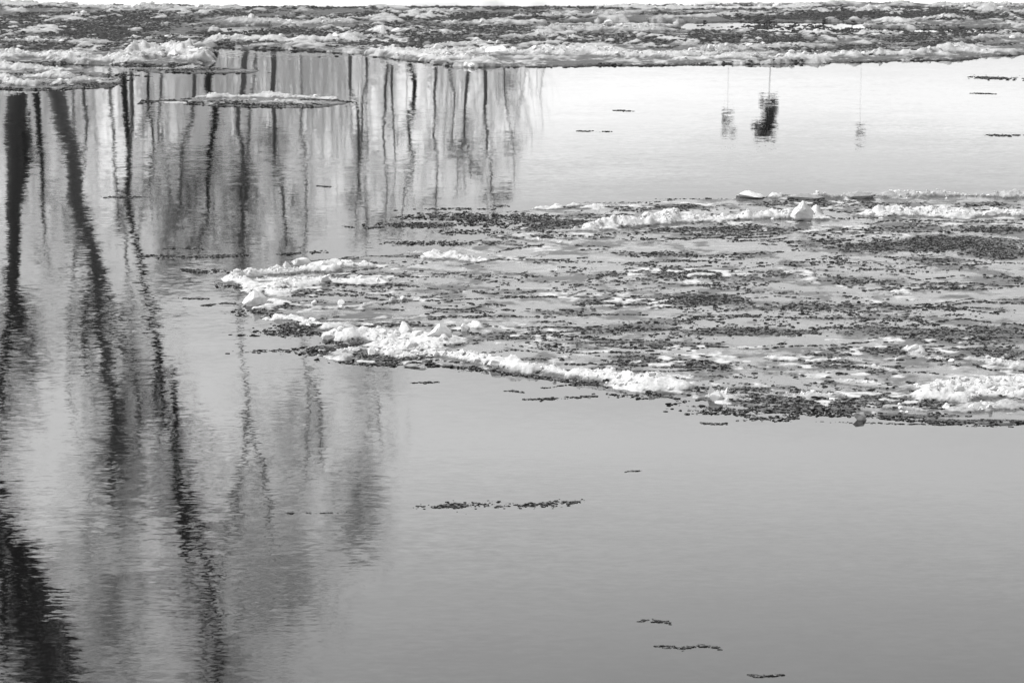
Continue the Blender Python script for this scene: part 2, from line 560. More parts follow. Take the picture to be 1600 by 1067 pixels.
# ------------------------------------------------------------------ the big floe
MAIN_OUT = [(690, 392), (760, 372), (820, 352), (790, 332), (880, 322), (1000, 316), (1100, 312), (1300, 309), (1450, 307), (1620, 306), (1800, 306),
            (1800, 668), (1600, 662), (1500, 660), (1440, 655), (1380, 648), (1300, 640), (1200, 643), (1130, 632), (1060, 618), (1000, 611), (900, 597), (800, 582), (740, 575),
            (650, 571), (560, 565), (490, 556), (470, 545), (520, 535), (480, 522), (440, 506), (420, 497), (390, 487), (400, 474), (400, 462), (360, 447),
            (352, 436), (400, 424), (450, 412), (530, 404), (600, 399)]
MAIN_RIDGES = [
    ([(385, 437), (430, 429), (470, 422), (515, 421)], .42, .17), ([(500, 421), (545, 416), (580, 418)], .28, .09),
    ([(352, 433), (375, 441), (402, 448)], .28, .08), ([(400, 457), (440, 450), (520, 442), (590, 443)], .40, .10),
    ([(395, 452), (450, 460)], .3, .07), ([(385, 480), (418, 474)], .30, .08),
    ([(470, 480), (540, 481)], .25, .02, .8), ([(545, 484), (580, 474), (655, 468)], .14, .05, .8),
    ([(430, 497), (470, 503), (515, 512)], .30, .10), ([(520, 500), (585, 496)], .18, .05, .8),
    ([(505, 530), (550, 524)], .25, .08), ([(560, 527), (600, 528), (640, 535), (690, 540)], .5, .12), ([(600, 545), (680, 550)], .35, .10),
    ([(520, 556), (570, 548), (620, 556)], .28, .07, .8), ([(620, 563), (680, 558), (740, 564)], .30, .10),
    ([(735, 564), (800, 573), (860, 581), (920, 590), (980, 598), (1045, 603)], .34, .14), ([(960, 606), (1000, 609)], .25, .07),
    ([(672, 404), (705, 402), (745, 408)], .33, .12), ([(660, 420), (720, 422)], .35, .04, .6), ([(545, 399), (570, 396)], .2, .07), ([(620, 398), (660, 397)], .2, .05, .7),
    ([(785, 329), (840, 325), (885, 322)], .34, .09), ([(915, 325), (970, 323)], .28, .06), ([(860, 362), (930, 360)], .2, .05, .8),
    ([(940, 356), (1000, 350), (1060, 344), (1130, 344), (1200, 342), (1268, 342)], .45, .17), ([(1225, 341), (1262, 338)], .35, .25),
    ([(1365, 339), (1430, 338), (1500, 338), (1570, 336), (1660, 340)], .42, .15),
    ([(1140, 310), (1175, 308), (1210, 310)], .45, .20), ([(1225, 311), (1330, 310)], .35, .12, .35), ([(1390, 308), (1480, 307), (1620, 307)], .45, .14, .8),
    ([(830, 374), (885, 383)], .25, .07, .8), ([(1455, 605), (1520, 605), (1600, 601)], .5, .11), ([(1475, 622), (1540, 618), (1640, 618)], .5, .13),
    ([(1490, 645), (1560, 637)], .4, .10, .9), ([(1240, 617), (1310, 621)], .25, .07, .8), ([(1420, 546), (1442, 548)], .2, .1), ([(1440, 556), (1485, 566)], .2, .06, .8),
    ([(1380, 563), (1420, 562)], .18, .04, .8), ([(1520, 566), (1600, 573)], .25, .05, .8), ([(1385, 640), (1425, 645)], .22, .07, .8),
    ([(1190, 562), (1210, 560)], .14, .05), ([(1255, 564), (1275, 563)], .12, .05), ([(1400, 462), (1415, 461)], .15, .05), ([(1080, 431), (1110, 431)], .14, .04),
    ([(1165, 433), (1178, 432)], .12, .04), ([(1225, 587), (1255, 587)], .14, .03, .7), ([(1300, 562), (1350, 568)], .2, .04, .6), ([(1100, 618), (1135, 622)], .22, .06, .9),
    ([(1010, 590), (1080, 592)], .14, .03, .7), ([(860, 520), (880, 520)], .12, .03, .8), ([(650, 500), (625, 500)], .2, .07, .8), ([(720, 510), (728, 512)], .12, .07),
    ([(1345, 575), (1400, 580)], .2, .04, .6), ([(1300, 598), (1400, 602)], .18, .03, .5), ([(1560, 372), (1590, 374)], .2, .03, .6), ([(940, 472), (955, 472)], .1, .04),
]
DARK = [(700, 338, 70, 8, .75), (770, 346, 90, 12, .65), (650, 352, 60, 4, .9), (720, 362, 60, 5, .55), (700, 380, 110, 4, .75), (810, 372, 60, 6, .6), (840, 358, 60, 8, .6),
        (720, 327, 80, 2, .75), (780, 322, 30, 3, .7), (900, 349, 70, 5, .85), (930, 340, 80, 5, .6), (1000, 328, 50, 5, .55), (1060, 325, 60, 5, .7), (1250, 320, 90, 6, .7), (1400, 322, 90, 6, .5), (1530, 322, 70, 6, .6),
        (1080, 365, 110, 9, .6), (1180, 362, 80, 8, .65), (1240, 362, 60, 6, .55), (1330, 362, 60, 8, .6), (1440, 356, 120, 8, .65), (1560, 362, 60, 8, .65),
        (1400, 388, 95, 8, .9), (1490, 382, 110, 12, .88), (1560, 398, 60, 12, .85), (1460, 408, 60, 4, .7), (1030, 400, 80, 5, .55), (1150, 402, 70, 4, .5),
        (1080, 430, 100, 11, .7), (1160, 436, 70, 10, .6), (960, 430, 40, 6, .4), (1250, 430, 80, 10, .5), (1350, 442, 100, 10, .55), (1460, 450, 120, 8, .55), (1570, 440, 60, 10, .5),
        (1060, 470, 60, 11, .9), (1110, 470, 60, 10, .85), (960, 476, 80, 10, .6), (880, 490, 60, 8, .5), (1190, 480, 60, 8, .55), (1150, 455, 70, 3, .5), (1260, 480, 60, 8, .5), (1360, 482, 90, 8, .5), (1470, 478, 60, 5, .4),
        (930, 520, 70, 7, .7), (1000, 515, 60, 8, .65), (840, 522, 70, 3, .65), (790, 528, 60, 7, .6), (1150, 520, 110, 8, .8), (1240, 521, 50, 4, .8), (1050, 505, 60, 5, .6), (1420, 520, 110, 9, .7), (1520, 530, 110, 13, .82), (1570, 515, 60, 8, .7),
        (900, 546, 60, 5, .5), (1060, 540, 90, 5, .7), (1010, 566, 90, 11, .8), (1100, 572, 60, 8, .8), (940, 578, 40, 6, .55), (850, 563, 50, 4, .6), (1190, 575, 60, 5, .45), (1300, 555, 60, 6, .65), (1420, 550, 110, 7, .65), (1550, 552, 60, 9, .9),
        (1290, 573, 70, 7, .75), (1370, 576, 80, 3, .85), (1500, 572, 60, 4, .55), (1590, 590, 40, 3, .5), (1150, 609, 80, 4, .7), (1200, 626, 110, 7, .92), (1270, 641, 90, 8, .92), (1150, 643, 80, 7, .88), (1080, 632, 60, 5, .8),
        (1330, 624, 90, 5, .92), (1400, 632, 80, 6, .9), (1455, 622, 35, 10, .85), (1440, 652, 70, 3, .9), (1530, 659, 90, 1.6, .95), (1200, 655, 60, 3, .95), (1310, 648, 80, 3, .9), (1000, 618, 70, 4, .75), (1590, 640, 30, 3, .6),
        (480, 513, 55, 9, .78), (440, 520, 50, 5, .75), (430, 548, 50, 2.5, .9), (500, 550, 50, 8, .9), (560, 540, 60, 7, .75), (620, 561, 70, 7, .65), (610, 568, 70, 3, .95), (620, 510, 70, 5, .8), (700, 516, 40, 6, .7),
        (400, 488, 40, 6, .8), (440, 481, 60, 6, .55), (385, 448, 45, 4, .75), (500, 462, 60, 3, .5), (530, 475, 70, 3, .5), (580, 470, 60, 8, .3), (480, 457, 40, 3, .6), (600, 432, 80, 3, .35), (540, 533, 50, 4, .7), (770, 578, 60, 3, .9),
        (1250, 460, 90, 4, .4), (700, 450, 90, 5, .25), (800, 440, 90, 5, .22), (820, 410, 90, 4, .25), (930, 395, 60, 6, .3), (720, 480, 90, 4, .25), (1300, 500, 80, 4, .35), (1000, 445, 60, 4, .3), (1340, 415, 80, 3, .25)]
DARK_LINES = [([(490, 562), (560, 569), (640, 573), (700, 572), (740, 577), (800, 585), (870, 593), (950, 604), (1010, 613), (1060, 624)], 2.0, 2.2),
              ([(1060, 628), (1130, 642), (1180, 654), (1250, 652), (1330, 646), (1400, 655), (1480, 661), (1620, 662)], 2.2, 1.8),
              ([(335, 443), (375, 449), (410, 456), (430, 462)], 2, 2.4), ([(535, 404), (560, 402), (545, 410), (560, 416)], 1.5, 1.5),
              ([(625, 401), (650, 402), (662, 412), (655, 418)], 1.5, 1.2), ([(645, 482), (720, 470), (850, 466)], .8, .8), ([(760, 468), (800, 465), (910, 467)], 1.2, 1.1),
              ([(555, 432), (700, 436)], .8, .8), ([(740, 408), (790, 392), (850, 384)], 1.2, 1.2), ([(840, 525), (880, 528), (930, 530)], 1.2, 1.6), ([(1020, 508), (1100, 500), (1160, 512)], 1.2, .9),
              ([(900, 540), (990, 546), (1090, 548)], 1.0, 1.2), ([(1420, 512), (1500, 500), (1560, 508), (1620, 511)], 1.2, 1.2), ([(1300, 545), (1360, 552), (1440, 556)], 1.2, 1.2),
              ([(380, 492), (420, 498), (460, 494)], 1.5, 1.5), ([(790, 540), (850, 548), (920, 556)], .8, .7), ([(880, 558), (940, 552), (1000, 553)], 1, .8), ([(900, 596), (1000, 604), (1100, 612)], 1, .9),
              ([(1540, 590), (1600, 594)], 1, .9), ([(960, 414), (1050, 410), (1140, 414)], 1, .9), ([(1000, 312), (1300, 309), (1600, 306)], .7, .6)]
main_root = empty('ice_floe', (5.0, 42.0, 0))
L0 = (5.0, 42.0)
tag(main_root, 'largest ice floe, grey slush sheet with white rubble ridges, filling the right middle', 'ice floe', 'drifting ice floes')
main = Field(MAIN_OUT, MAIN_RIDGES, DARK, 21, ragged=.22)
main.build('ice_sheet', main_root, .022, .036, (-6, 9.5), L0)
main.crumbs('crushed_ice', main_root, 420, .005, .026, L0, 1)
WEB = []
_r = random.Random(77)
while len(WEB) < 170:
    cx, cy = _r.uniform(440, 1620), _r.uniform(318, 650)
    q = G([(cx, cy)])
    if not inside(q[:, 0], q[:, 1], main.P)[0]: continue
    L, k1, k2 = _r.uniform(25, 110), _r.uniform(-7, 7), _r.uniform(-5, 5)
    WEB.append(([(cx - L, cy - k1), (cx - L * .4, cy + k2), (cx + L * .3, cy + k2 * .6), (cx + L, cy + k1)], _r.uniform(.4, 1.1), _r.uniform(.5, 1.4)))
SPARSE = [(cx, cy, rx, ry, .5) for cx, cy, rx, ry in ((1000, 350, 350, 30), (1400, 400, 300, 60), (1000, 440, 350, 40), (1350, 500, 350, 50), (950, 530, 300, 40), (1250, 600, 350, 40), (620, 540, 200, 30), (650, 440, 250, 40))]
FRINGE = [(700, 337, 90, 9, .8), (790, 345, 100, 12, .7), (880, 350, 90, 7, .8), (660, 352, 80, 5, .9), (730, 364, 90, 5, .7), (720, 382, 120, 5, .7), (820, 372, 90, 5, .7), (640, 379, 50, 3, .8),
          (460, 518, 70, 10, .7), (520, 548, 80, 10, .7), (620, 560, 90, 8, .7), (1150, 640, 150, 10, .6), (1380, 632, 150, 9, .6)]
big_d = [(cx, cy, rx * 1.5, ry * 2.0, dn * .62) for cx, cy, rx, ry, dn in DARK]
pts = np.concatenate([cluster_points(DARK, 1300, 1, thr=.495), cluster_points(big_d, 900, 9, thr=.495), cluster_points(SPARSE, 900, 3, 10.0, thr=.52), cluster_points(FRINGE, 900, 4, thr=.485), line_points([(a, b * 1.3, c_ * 1.5) for a, b, c_ in DARK_LINES], 2), line_points(WEB, 6)])
k_ = inside(pts[:, 0], pts[:, 1], main.P) | (RNG.random(len(pts)) < .85)
pts = pts[k_]
tag(slush_mesh('slush_grains', pts, main_root, .0045, .024, main, L0, 1), kind='stuff')

# ------------------------------------------------------------------ far pack ice
PACK_OUT = [(-250, 13), (-250, 102), (0, 104), (60, 100), (180, 102), (300, 104), (322, 98), (312, 80), (345, 74), (450, 79), (530, 82), (580, 86), (640, 94), (700, 102), (730, 105), (800, 104), (900, 104),
            (1000, 102), (1100, 101), (1200, 100), (1300, 98), (1400, 95), (1500, 93), (1560, 88), (1620, 84), (1850, 80), (1850, 6), (1600, 9), (1350, 6), (1150, 8), (950, 12), (420, 13), (0, 9)]
PACK_RIDGES = [([(0, 93), (60, 90), (120, 96), (190, 98)], .9, .30), ([(185, 97), (230, 90), (270, 86), (318, 95)], .9, .45), ([(-100, 95), (0, 92)], .9, .3),
               ([(0, 66), (70, 67)], .5, .14, .8), ([(90, 68), (160, 70)], .5, .14, .8), ([(340, 68), (400, 64), (470, 68), (545, 66)], .6, .22), ([(200, 62), (330, 62)], .5, .10, .6),
               ([(130, 14), (250, 16), (360, 16)], .8, .12, .9), ([(0, 10), (100, 10)], .8, .15, .9), ([(370, 36), (460, 40), (540, 38)], .7, .2, .85), ([(520, 66), (600, 62)], .6, .15, .7),
               ([(590, 84), (640, 90), (700, 96), (760, 97)], .55, .16), ([(640, 84), (720, 86), (800, 84), (880, 88), (960, 82)], .7, .2), ([(595, 52), (622, 50)], .5, .22), ([(680, 78), (760, 72)], .6, .15, .8),
               ([(860, 52), (940, 48), (1030, 50)], .8, .18, .9), ([(960, 90), (1050, 90), (1130, 88)], .6, .18), ([(1060, 96), (1150, 92), (1260, 94), (1330, 90)], .5, .18), ([(1100, 82), (1200, 78), (1280, 76)], .6, .16, .85),
               ([(1300, 90), (1400, 88), (1470, 84), (1540, 84)], .6, .22), ([(1470, 84), (1500, 82)], .6, .28), ([(1265, 55), (1300, 55)], .4, .15), ([(1345, 54), (1400, 55)], .4, .12, .9), ([(1540, 62), (1620, 60)], .6, .15, .9),
               ([(1060, 14), (1180, 15), (1260, 12)], .9, .07), ([(950, 13), (1060, 16)], .8, .07), ([(1380, 36), (1420, 38)], .5, .2), ([(1440, 34), (1500, 30)], .6, .2, .9), ([(1560, 20), (1620, 22)], .8, .25, .9),
               ([(1480, 12), (1620, 10)], 1.2, .2, .9), ([(800, 60), (900, 62)], .5, .12, .7), ([(700, 40), (780, 38)], .6, .12, .8), ([(640, 22), (700, 20)], .6, .1, .9), ([(1130, 28), (1230, 25)], .6, .12, .6),
               ([(1330, 18), (1440, 20)], .6, .12, .6), ([(820, 28), (960, 26)], .7, .12, .6), ([(560, 32), (600, 30)], .6, .12, .8), ([(60, 30), (140, 28)], .6, .12, .6), ([(770, 83), (830, 86)], .6, .2)]
LEADS = [[(325, 42), (430, 40), (425, 60), (330, 62)], [(860, 34), (1060, 35), (1060, 42), (870, 42)], [(1058, 36), (1180, 34), (1350, 37), (1365, 44), (1440, 45), (1560, 44), (1560, 52), (1350, 54), (1200, 52), (1060, 47)]]
LEADS_W = [G(l) for l in LEADS]


def pack_bg(X, Y, sdv, z, snow, fr):
    for L in LEADS_W:
        d = seg_dist(X, Y, L, True)
        d = np.where(inside(X, Y, L), d, -d) + (fbm(X * 1.5, Y * 1.2, 4, 77) - .5) * .9
        z = np.where(d > 0, -.03, z)
        sdv = np.minimum(sdv, -d)
    n = fbm(X * 1.3, Y * .9, 5, 61, .66)
    m = fbm(X * 4.5, Y * 2.5, 4, 62, .6)
    big = fbm(X * .16, Y * .16, 2, 63)
    west = ss(-2, -8, X) * .07
    s2 = ss(.54, .76, n + (m - .5) * .75 + (big - .5) * .2 - west) * .62
    z = z + np.where(sdv > .05, (ss(.48, .8, n) * .10 * (.2 + m) + (m - .45) * .05), 0)
    snow = np.maximum(snow, s2)
    fr = np.maximum(fr, ss(.22, .48, fbm(X * 2, Y * 1.2, 5, 64, .65)) * .95)
    return z, snow, fr


pack_root = empty('pack_ice', (0, 88.0, 0))
tag(pack_root, 'long belt of jammed slush and ice rubble packed along the far snowy bank', 'pack ice', 'drifting ice floes')
P0 = (0, 88.0)
pack = Field(PACK_OUT, PACK_RIDGES, [], 41, ragged=.35, base=.03, bg=pack_bg, hs=.40, ws=.58, spike=1.2, white=.72)
pack.build('ice_sheet', pack_root, .045, .085, (-14, 14), P0)
pack.crumbs('crushed_ice', pack_root, 110, .012, .045, P0, 2)
PD = [(700, 14, 1100, 4, .9), (80, 45, 300, 22, .98), (150, 68, 260, 10, .9), (360, 56, 60, 6, 1.1), (700, 60, 500, 30, .75), (1300, 60, 400, 30, .75), (230, 24, 260, 6, .9), (1250, 27, 260, 8, 1.0), (1500, 26, 200, 9, 1.1), (600, 28, 260, 9, .9), (100, 50, 260, 12, .8), (60, 78, 200, 6, .85), (300, 76, 60, 3, .7), (200, 30, 300, 8, .7), (600, 75, 120, 6, .65), (700, 30, 300, 8, .75), (780, 66, 200, 5, .6), (1000, 70, 200, 6, .6), (1200, 66, 220, 6, .65),
      (1220, 30, 180, 6, .8), (1450, 24, 220, 8, .85), (1500, 72, 120, 7, .75), (1300, 78, 200, 4, .6), (480, 50, 150, 8, .7), (1560, 56, 60, 4, .8), (1050, 24, 120, 5, .7)]
PL = [([(-50, 104), (60, 101), (190, 102), (320, 103)], 1, 1.2), ([(340, 76), (450, 80), (530, 83), (640, 95), (730, 106), (800, 105), (1000, 103), (1200, 101), (1400, 96), (1500, 94), (1620, 85)], .9, 1.5),
      ([(0, 9), (420, 13), (950, 12), (1150, 8), (1350, 6), (1600, 9)], .7, .8)]
pts = np.concatenate([cluster_points(PD, 200, 5, 2.6, .485), line_points(PL, 7)])
tag(slush_mesh('slush_grains', pts, pack_root, .015, .045, pack, P0, 2, .55, M_grey_grain), kind='stuff')

# ------------------------------------------------------------------ small floes at upper left
def small_floe(label, outline, ridges, dark, seed, dx, dy, ragged, lines=None):
    o = G(outline); c = (float(o[:, 0].mean()), float(o[:, 1].mean()))
    root = empty('ice_floe', (c[0], c[1], 0))
    tag(root, label, 'ice floe', 'drifting ice floes')
    f = Field(outline, ridges, dark, seed, ragged=ragged, base=.02, hs=.42, ws=.5, spike=1.6, white=.7)
    f.build('ice_sheet', root, dx, dy, (-14, 14), c)
    f.crumbs('crushed_ice', root, 200, .010, .035, c, seed)
    p = cluster_points(dark, 260, seed, 3.5)
    if lines: p = np.concatenate([p, line_points(lines, seed)])
    tag(slush_mesh('slush_grains', p, root, .012, .034, f, c, seed, .5), kind='stuff')
    return root


small_floe('rubble covered ice floe at the left edge, just below the far pack ice', [(-200, 104), (0, 106), (120, 108), (165, 116), (190, 128), (170, 138), (60, 141), (-200, 141)],
           [([(-60, 112), (0, 108), (60, 110), (100, 112)], .6, .2), ([(60, 122), (100, 124)], .6, .2), ([(-60, 135), (0, 131), (45, 136)], .6, .26), ([(100, 132), (140, 128)], .4, .12, .8)],
           [(60, 118, 110, 5, .8), (120, 134, 90, 5, .85), (0, 122, 60, 4, .8), (150, 120, 60, 5, .8), (180, 126, 40, 3, .7)], 31, .035, .07, .3, [([(-60, 141), (60, 141), (175, 138)], 1, 1.8), ([(120, 116), (200, 118), (240, 121)], 1, .9)])
small_floe('thin flat strip of slush ice trailing right of the white rubble mound, upper left', [(205, 108), (260, 106), (330, 106), (400, 111), (395, 114), (300, 115), (240, 113)],
           [([(255, 110), (310, 109)], .3, .08, .7)], [(300, 110, 100, 4, .85)], 33, .035, .06, .2, [([(200, 108), (260, 113), (330, 115), (420, 114)], 1, 1.2)])
small_floe('narrow ice floe with a low white ridge, lying across the reflected trees at upper left', [(240, 160), (290, 156), (350, 150), (440, 150), (520, 156), (545, 162), (500, 168), (400, 168), (300, 163)],
           [([(290, 155), (330, 152)], .3, .1), ([(330, 153), (420, 152), (520, 158)], .45, .13), ([(420, 162), (500, 163)], .3, .08, .8)], [(300, 161, 90, 3, .85), (430, 166, 120, 3, .9), (520, 160, 50, 3, .7)], 35, .03, .06, .18,
           [([(222, 158), (330, 164), (430, 168), (510, 168)], 1.2, 2.4), ([(470, 158), (540, 160), (572, 161)], 1.2, 1.6), ([(215, 163), (260, 158), (300, 156)], 1, 1.3)])

# ------------------------------------------------------------------ drifting slush rafts
RAFTS = [([(220, 401, 0), (300, 402, 0), (392, 399, 0)], 2.2, 1.9, 'thin dark slush line below the reflected saplings, left of the big floe'),
         ([(255, 389, 0), (310, 388, 0), (325, 391, 0)], 1, .5, 'faint broken line of slush bits just above the long dark slush line at left'),
         ([(440, 398, 0), (475, 395, 0), (515, 393, 0)], 1.6, 1.1, 'short dark slush streak above the white mound at the tip of the big floe'),
         ([(282, 422, 0), (320, 424, 0), (395, 426, 0)], 2.4, 2.0, 'dark slush streak touching the left tip of the big floe'),
         ([(275, 466, 0), (320, 467, 0)], .8, 1.0, 'small thin slush streak left of the lone ice block'),
         ([(315, 478, 0), (350, 474, 0), (375, 476, 0)], 1.6, 1.2, 'slush streak reaching out left of the lone white ice block'),
         ([(535, 353, 0), (565, 357, 0), (590, 356, 0)], 1.2, 1.0, 'short slush streak left of the upper slush fringe of the big floe'),
         ([(495, 291, 0), (515, 292, 0)], .8, 1.0, 'tiny slush speck alone on open water below the reflected trunks'),
         ([(150, 308, 0), (185, 309, 0), (222, 308, 0)], 1.3, .9, 'faint slush streak crossing the reflected trees at the left'),
         ([(905, 205, 0), (930, 206, 0), (950, 206, 0)], .8, .9, 'thin slush streak on the bright open water near the centre'),
         ([(965, 173, 0), (990, 174, 0)], .7, 1.0, 'tiny slush streak highest on the bright open water'),
         ([(1512, 146, 0), (1555, 147, 0)], .5, .6, 'faint dotted slush streak below the dark raft at the upper right edge'),
         ([(1512, 120, 0), (1545, 122, 0), (1620, 125, 0)], 2.0, 3.2, 'dark slush raft at the upper right edge, below the pack ice'),
         ([(1538, 211, 0), (1575, 212, 0), (1615, 211, 0)], 1.2, 1.3, 'dark slush streak at the right edge above the big floe'),
         ([(795, 610, 0), (812, 612, 0)], 1.6, 1.6, 'small dark slush clot under the front edge of the big floe'),
         ([(648, 598, 0), (688, 597, 0)], .8, .8, 'dotted slush streak under the front edge of the big floe, leftmost there'),
         ([(825, 624, 0), (870, 622, 0), (925, 620, 0)], 1.8, 1.3, 'slush streak under the front edge of the big floe, below the white front ridge'),
         ([(1093, 660, 0), (1112, 662, 0), (1135, 662, 0)], 1.4, 1.9, 'small solid slush streak below the dark front edge right of centre'),
         ([(975, 737, 0), (1005, 735, 0)], .8, .4, 'faint scatter of slush bits on the empty water right of centre'),
         ([(1002, 969, 0), (1018, 968, 0), (1035, 971, 0), (1048, 974, 0)], 2.0, 1.1, 'pair of small slush clots low in the empty water'),
         ([(1030, 1009, 0), (1065, 1012, 0), (1090, 1009, 0), (1130, 1013, 0)], 1.8, 1.6, 'short slush streak second lowest on the empty water'),
         ([(1168, 1054, 0), (1190, 1057, 0), (1220, 1054, 0)], 1.2, 3.0, 'solid dark slush streak lowest of all, at the bottom edge'),
         ([(450, 802, 0), (500, 801, 0), (545, 800, 0)], .7, .25, 'faint dotted slush line crossing the reflected tree crown'),
         ([(360, 523, 0), (400, 525, 0)], .8, .4, 'faint slush specks left of the lower slush finger of the big floe'),
         ([(1270, 659, 0), (1500, 664, 0), (1590, 668, 0)], 1.0, .25, 'sparse slush specks along the front edge of the big floe at the right'),
         ([(645, 791, .12), (682, 790, .3), (690, 789, 5), (718, 789, 5), (730, 788, .4), (790, 790, .7), (835, 790, 1.6), (870, 786, 2.4), (915, 784, .8)], 4.2, 1.7, 'longest loose slush raft, alone on the open water below the big floe')]
for k, (pl, w, dens, lab) in enumerate(RAFTS):
    P = np.array([q[:2] for q in pl], float)
    S = np.linalg.norm(np.diff(P, axis=0), axis=1); cs = np.r_[0, np.cumsum(S)]
    rng = np.random.default_rng(70 + k)
    Lr = cs[-1]
    wt = [q[2] for q in pl]
    nc = max(3, int(Lr / 9))
    cs_, cn = [], int(Lr * dens * 2.2) + 12
    cen = rng.random(nc) * Lr; big_ = rng.pareto(1.3, nc) + .3
    if any(wt): big_ = big_ * np.interp(cen, cs, wt)
    pick = rng.choice(nc, cn, p=big_ / big_.sum())
    s = cen[pick] + rng.normal(0, 1, cn) * (2.2 + 1.4 * np.sqrt(big_[pick]))
    off = rng.normal(0, .75, nc)[pick] + rng.normal(0, .45, cn)
    stray = rng.random(cn) < .12
    s = np.where(stray, rng.random(cn) * Lr, s); off = np.where(stray, rng.normal(0, 1.3, cn), off)
    s = np.clip(s, -6, Lr + 6)
    px = np.interp(s, cs, P[:, 0]) + np.minimum(s, 0) + np.maximum(s - Lr, 0)
    py = np.interp(s, cs, P[:, 1]) + off * w * .62
    x, y = ground(px, py)
    c = (float(x.mean()), float(y.mean()))
    z = np.zeros(len(x))
    far = c[1] / 40
    size = (.004 + .016 * rng.random(len(x)) ** 2.5) * min(max(far, .8), 2.0)
    V, F = lumps_arrays(np.stack([x - c[0], y - c[1], z], 1), size, size * .45, 2.0, .35, rng)
    o = empty('slush_raft', (c[0], c[1], 0))
    tag(link('slush_grains', mesh('slush_grains', V, F, M_grain, smooth=False), o), kind='stuff')
    tag(o, lab, 'slush raft', 'loose slush rafts')

# ------------------------------------------------------------------ ice blocks and shards
def hull_mesh(name, n, dims, m, seed, sub=0, rough=.0, peak=0.0):
    rnd = random.Random(seed)
    bm = bmesh.new()
    for _ in range(n):
        v = Vector((rnd.gauss(0, 1), rnd.gauss(0, 1), rnd.gauss(0, 1))).normalized()
        s = 1 - peak * max(0, v.z) * rnd.random()
        if peak: v.x *= (1 - .75 * max(0, v.z)); v.y *= (1 - .7 * max(0, v.z))
        bm.verts.new((v.x * dims[0] / 2, v.y * dims[1] / 2, (v.z * .5 + .28) * dims[2] * s))
    g = bmesh.ops.convex_hull(bm, input=bm.verts)
    bmesh.ops.delete(bm, geom=[e for e in bm.verts if not e.link_faces], context='VERTS')
    if sub:
        bmesh.ops.subdivide_edges(bm, edges=bm.edges, cuts=sub, use_grid_fill=True)
        for v in bm.verts:
            q = v.co / max(dims) * 9 + Vector((seed, 0, 0))
            d = float(fbm(np.array([q.x + q.z]), np.array([q.y - q.z]), 3, seed)[0]) - .5
            v.co += v.co.normalized() * d * rough * max(dims)
    bmesh.ops.recalc_face_normals(bm, faces=bm.faces)
    me = bpy.data.meshes.new(name); bm.to_mesh(me); bm.free()
    me.materials.append(m)
    return me


def block(px, py, w, h, label, m=None, name='ice_block', cat='ice block', peak=.0, n=22, seed=1, sub=2, depth=.8, tilt=0, up=0.0):
    x, y = ground(px, py)
    pxm = float(y) / math.cos(PITCH) * SX
    me = hull_mesh(name, n, (w * pxm, w * pxm * depth, h * pxm * 1.35), m or M_block, seed, sub, .10, peak)
    o = link(name, me, None, (float(x), float(y), up))
    o.rotation_euler = (0, tilt, random.uniform(-.4, .4))
    return tag(o, label, cat, 'ice blocks and shards standing on the ice')


block(398, 477, 42, 26, 'lone white rounded ice block at the left tip of the big floe', seed=3, peak=.3, n=30)
block(632, 524, 32, 24, 'pointed white ice block behind the front rubble, left of the larger angular one', seed=4, peak=.5)
block(688, 535, 44, 34, 'tall angular white ice block with bright facets in the front rubble', seed=5, peak=.5, n=16, sub=1)
block(727, 519, 16, 14, 'small pale ice lump right of the tall angular block', seed=6)
block(1254, 346, 38, 34, 'sharp white ice peak at the right end of the long back ridge', seed=7, peak=.6, n=26)
block(1120, 626, 26, 20, 'jagged white shard standing on the dark slush at the front edge, right of centre', seed=8, peak=.6, n=14, sub=0, name='ice_shard', cat='ice shard')
block(1131, 623, 9, 22, 'thin upright ice splinter beside the jagged white shard', seed=9, peak=.5, n=9, sub=0, tilt=.35, name='ice_shard', cat='ice shard', m=M_block)
block(1113, 620, 12, 24, 'narrow ice point rising behind the jagged white shard', seed=10, peak=.6, n=9, sub=0, tilt=-.15, name='ice_shard', cat='ice shard')
block(1345, 655, 34, 20, 'grey translucent ice block floating at the front edge, right side', m=M_clear, seed=41, n=10, sub=1, peak=.4, tilt=.45, up=-.02)
block(1429, 551, 24, 14, 'bright rounded snow lump in the slush at the right', seed=12, n=30)
block(777, 88, 38, 16, 'brightest white snow covered block in the far pack ice', m=M_snow, seed=13, n=34)
block(737, 106, 12, 7, 'small bright white ice lump at the water edge of the far pack ice', m=M_snow, seed=14)
block(728, 105, 9, 7, 'tiny white ice lump beside the one at the pack ice edge', m=M_snow, seed=15)
block(622, 53, 24, 9, 'white mound shaped block far back in the pack ice, left of centre', seed=16)
block(668, 74, 16, 9, 'dark wet block in the pack ice left of the brightest block', m=M_clear, seed=17)
block(272, 92, 26, 16, 'peaked white block on top of the big rubble mound, upper left', seed=18, peak=.5)
block(245, 92, 40, 14, 'broad pale block on the left part of the big rubble mound, upper left', seed=19, peak=.3)
block(470, 415, 34, 12, 'knobbly white ice block on the mound at the tip of the big floe', seed=20)
block(448, 421, 16, 14, 'small upright ice lump on the left shoulder of the tip mound', seed=21, peak=.4)
block(580, 556, 24, 12, 'white ice lump low in the front rubble, left part', seed=22)
block(514, 530, 26, 12, 'flat white ice block where the dark slush meets the front rubble', seed=23, n=14, sub=1)
block(545, 518, 30, 16, 'slanted pale ice slab leaning in the rubble above the dark slush fingers', seed=24, n=12, sub=0, tilt=-.35, name='ice_slab', cat='ice slab')
block(780, 574, 34, 18, 'smooth grey white ice block at the left end of the front ridge', seed=25, n=18, sub=1)
block(652, 573, 60, 7, 'grey slab standing in for the rubble reflection under the front edge, left of centre', m=M_clear, seed=26, n=11, sub=1, depth=.4, up=-.02, name='ice_slab', cat='ice slab')  # dark solid slab imitates the rubble mirrored in the water here
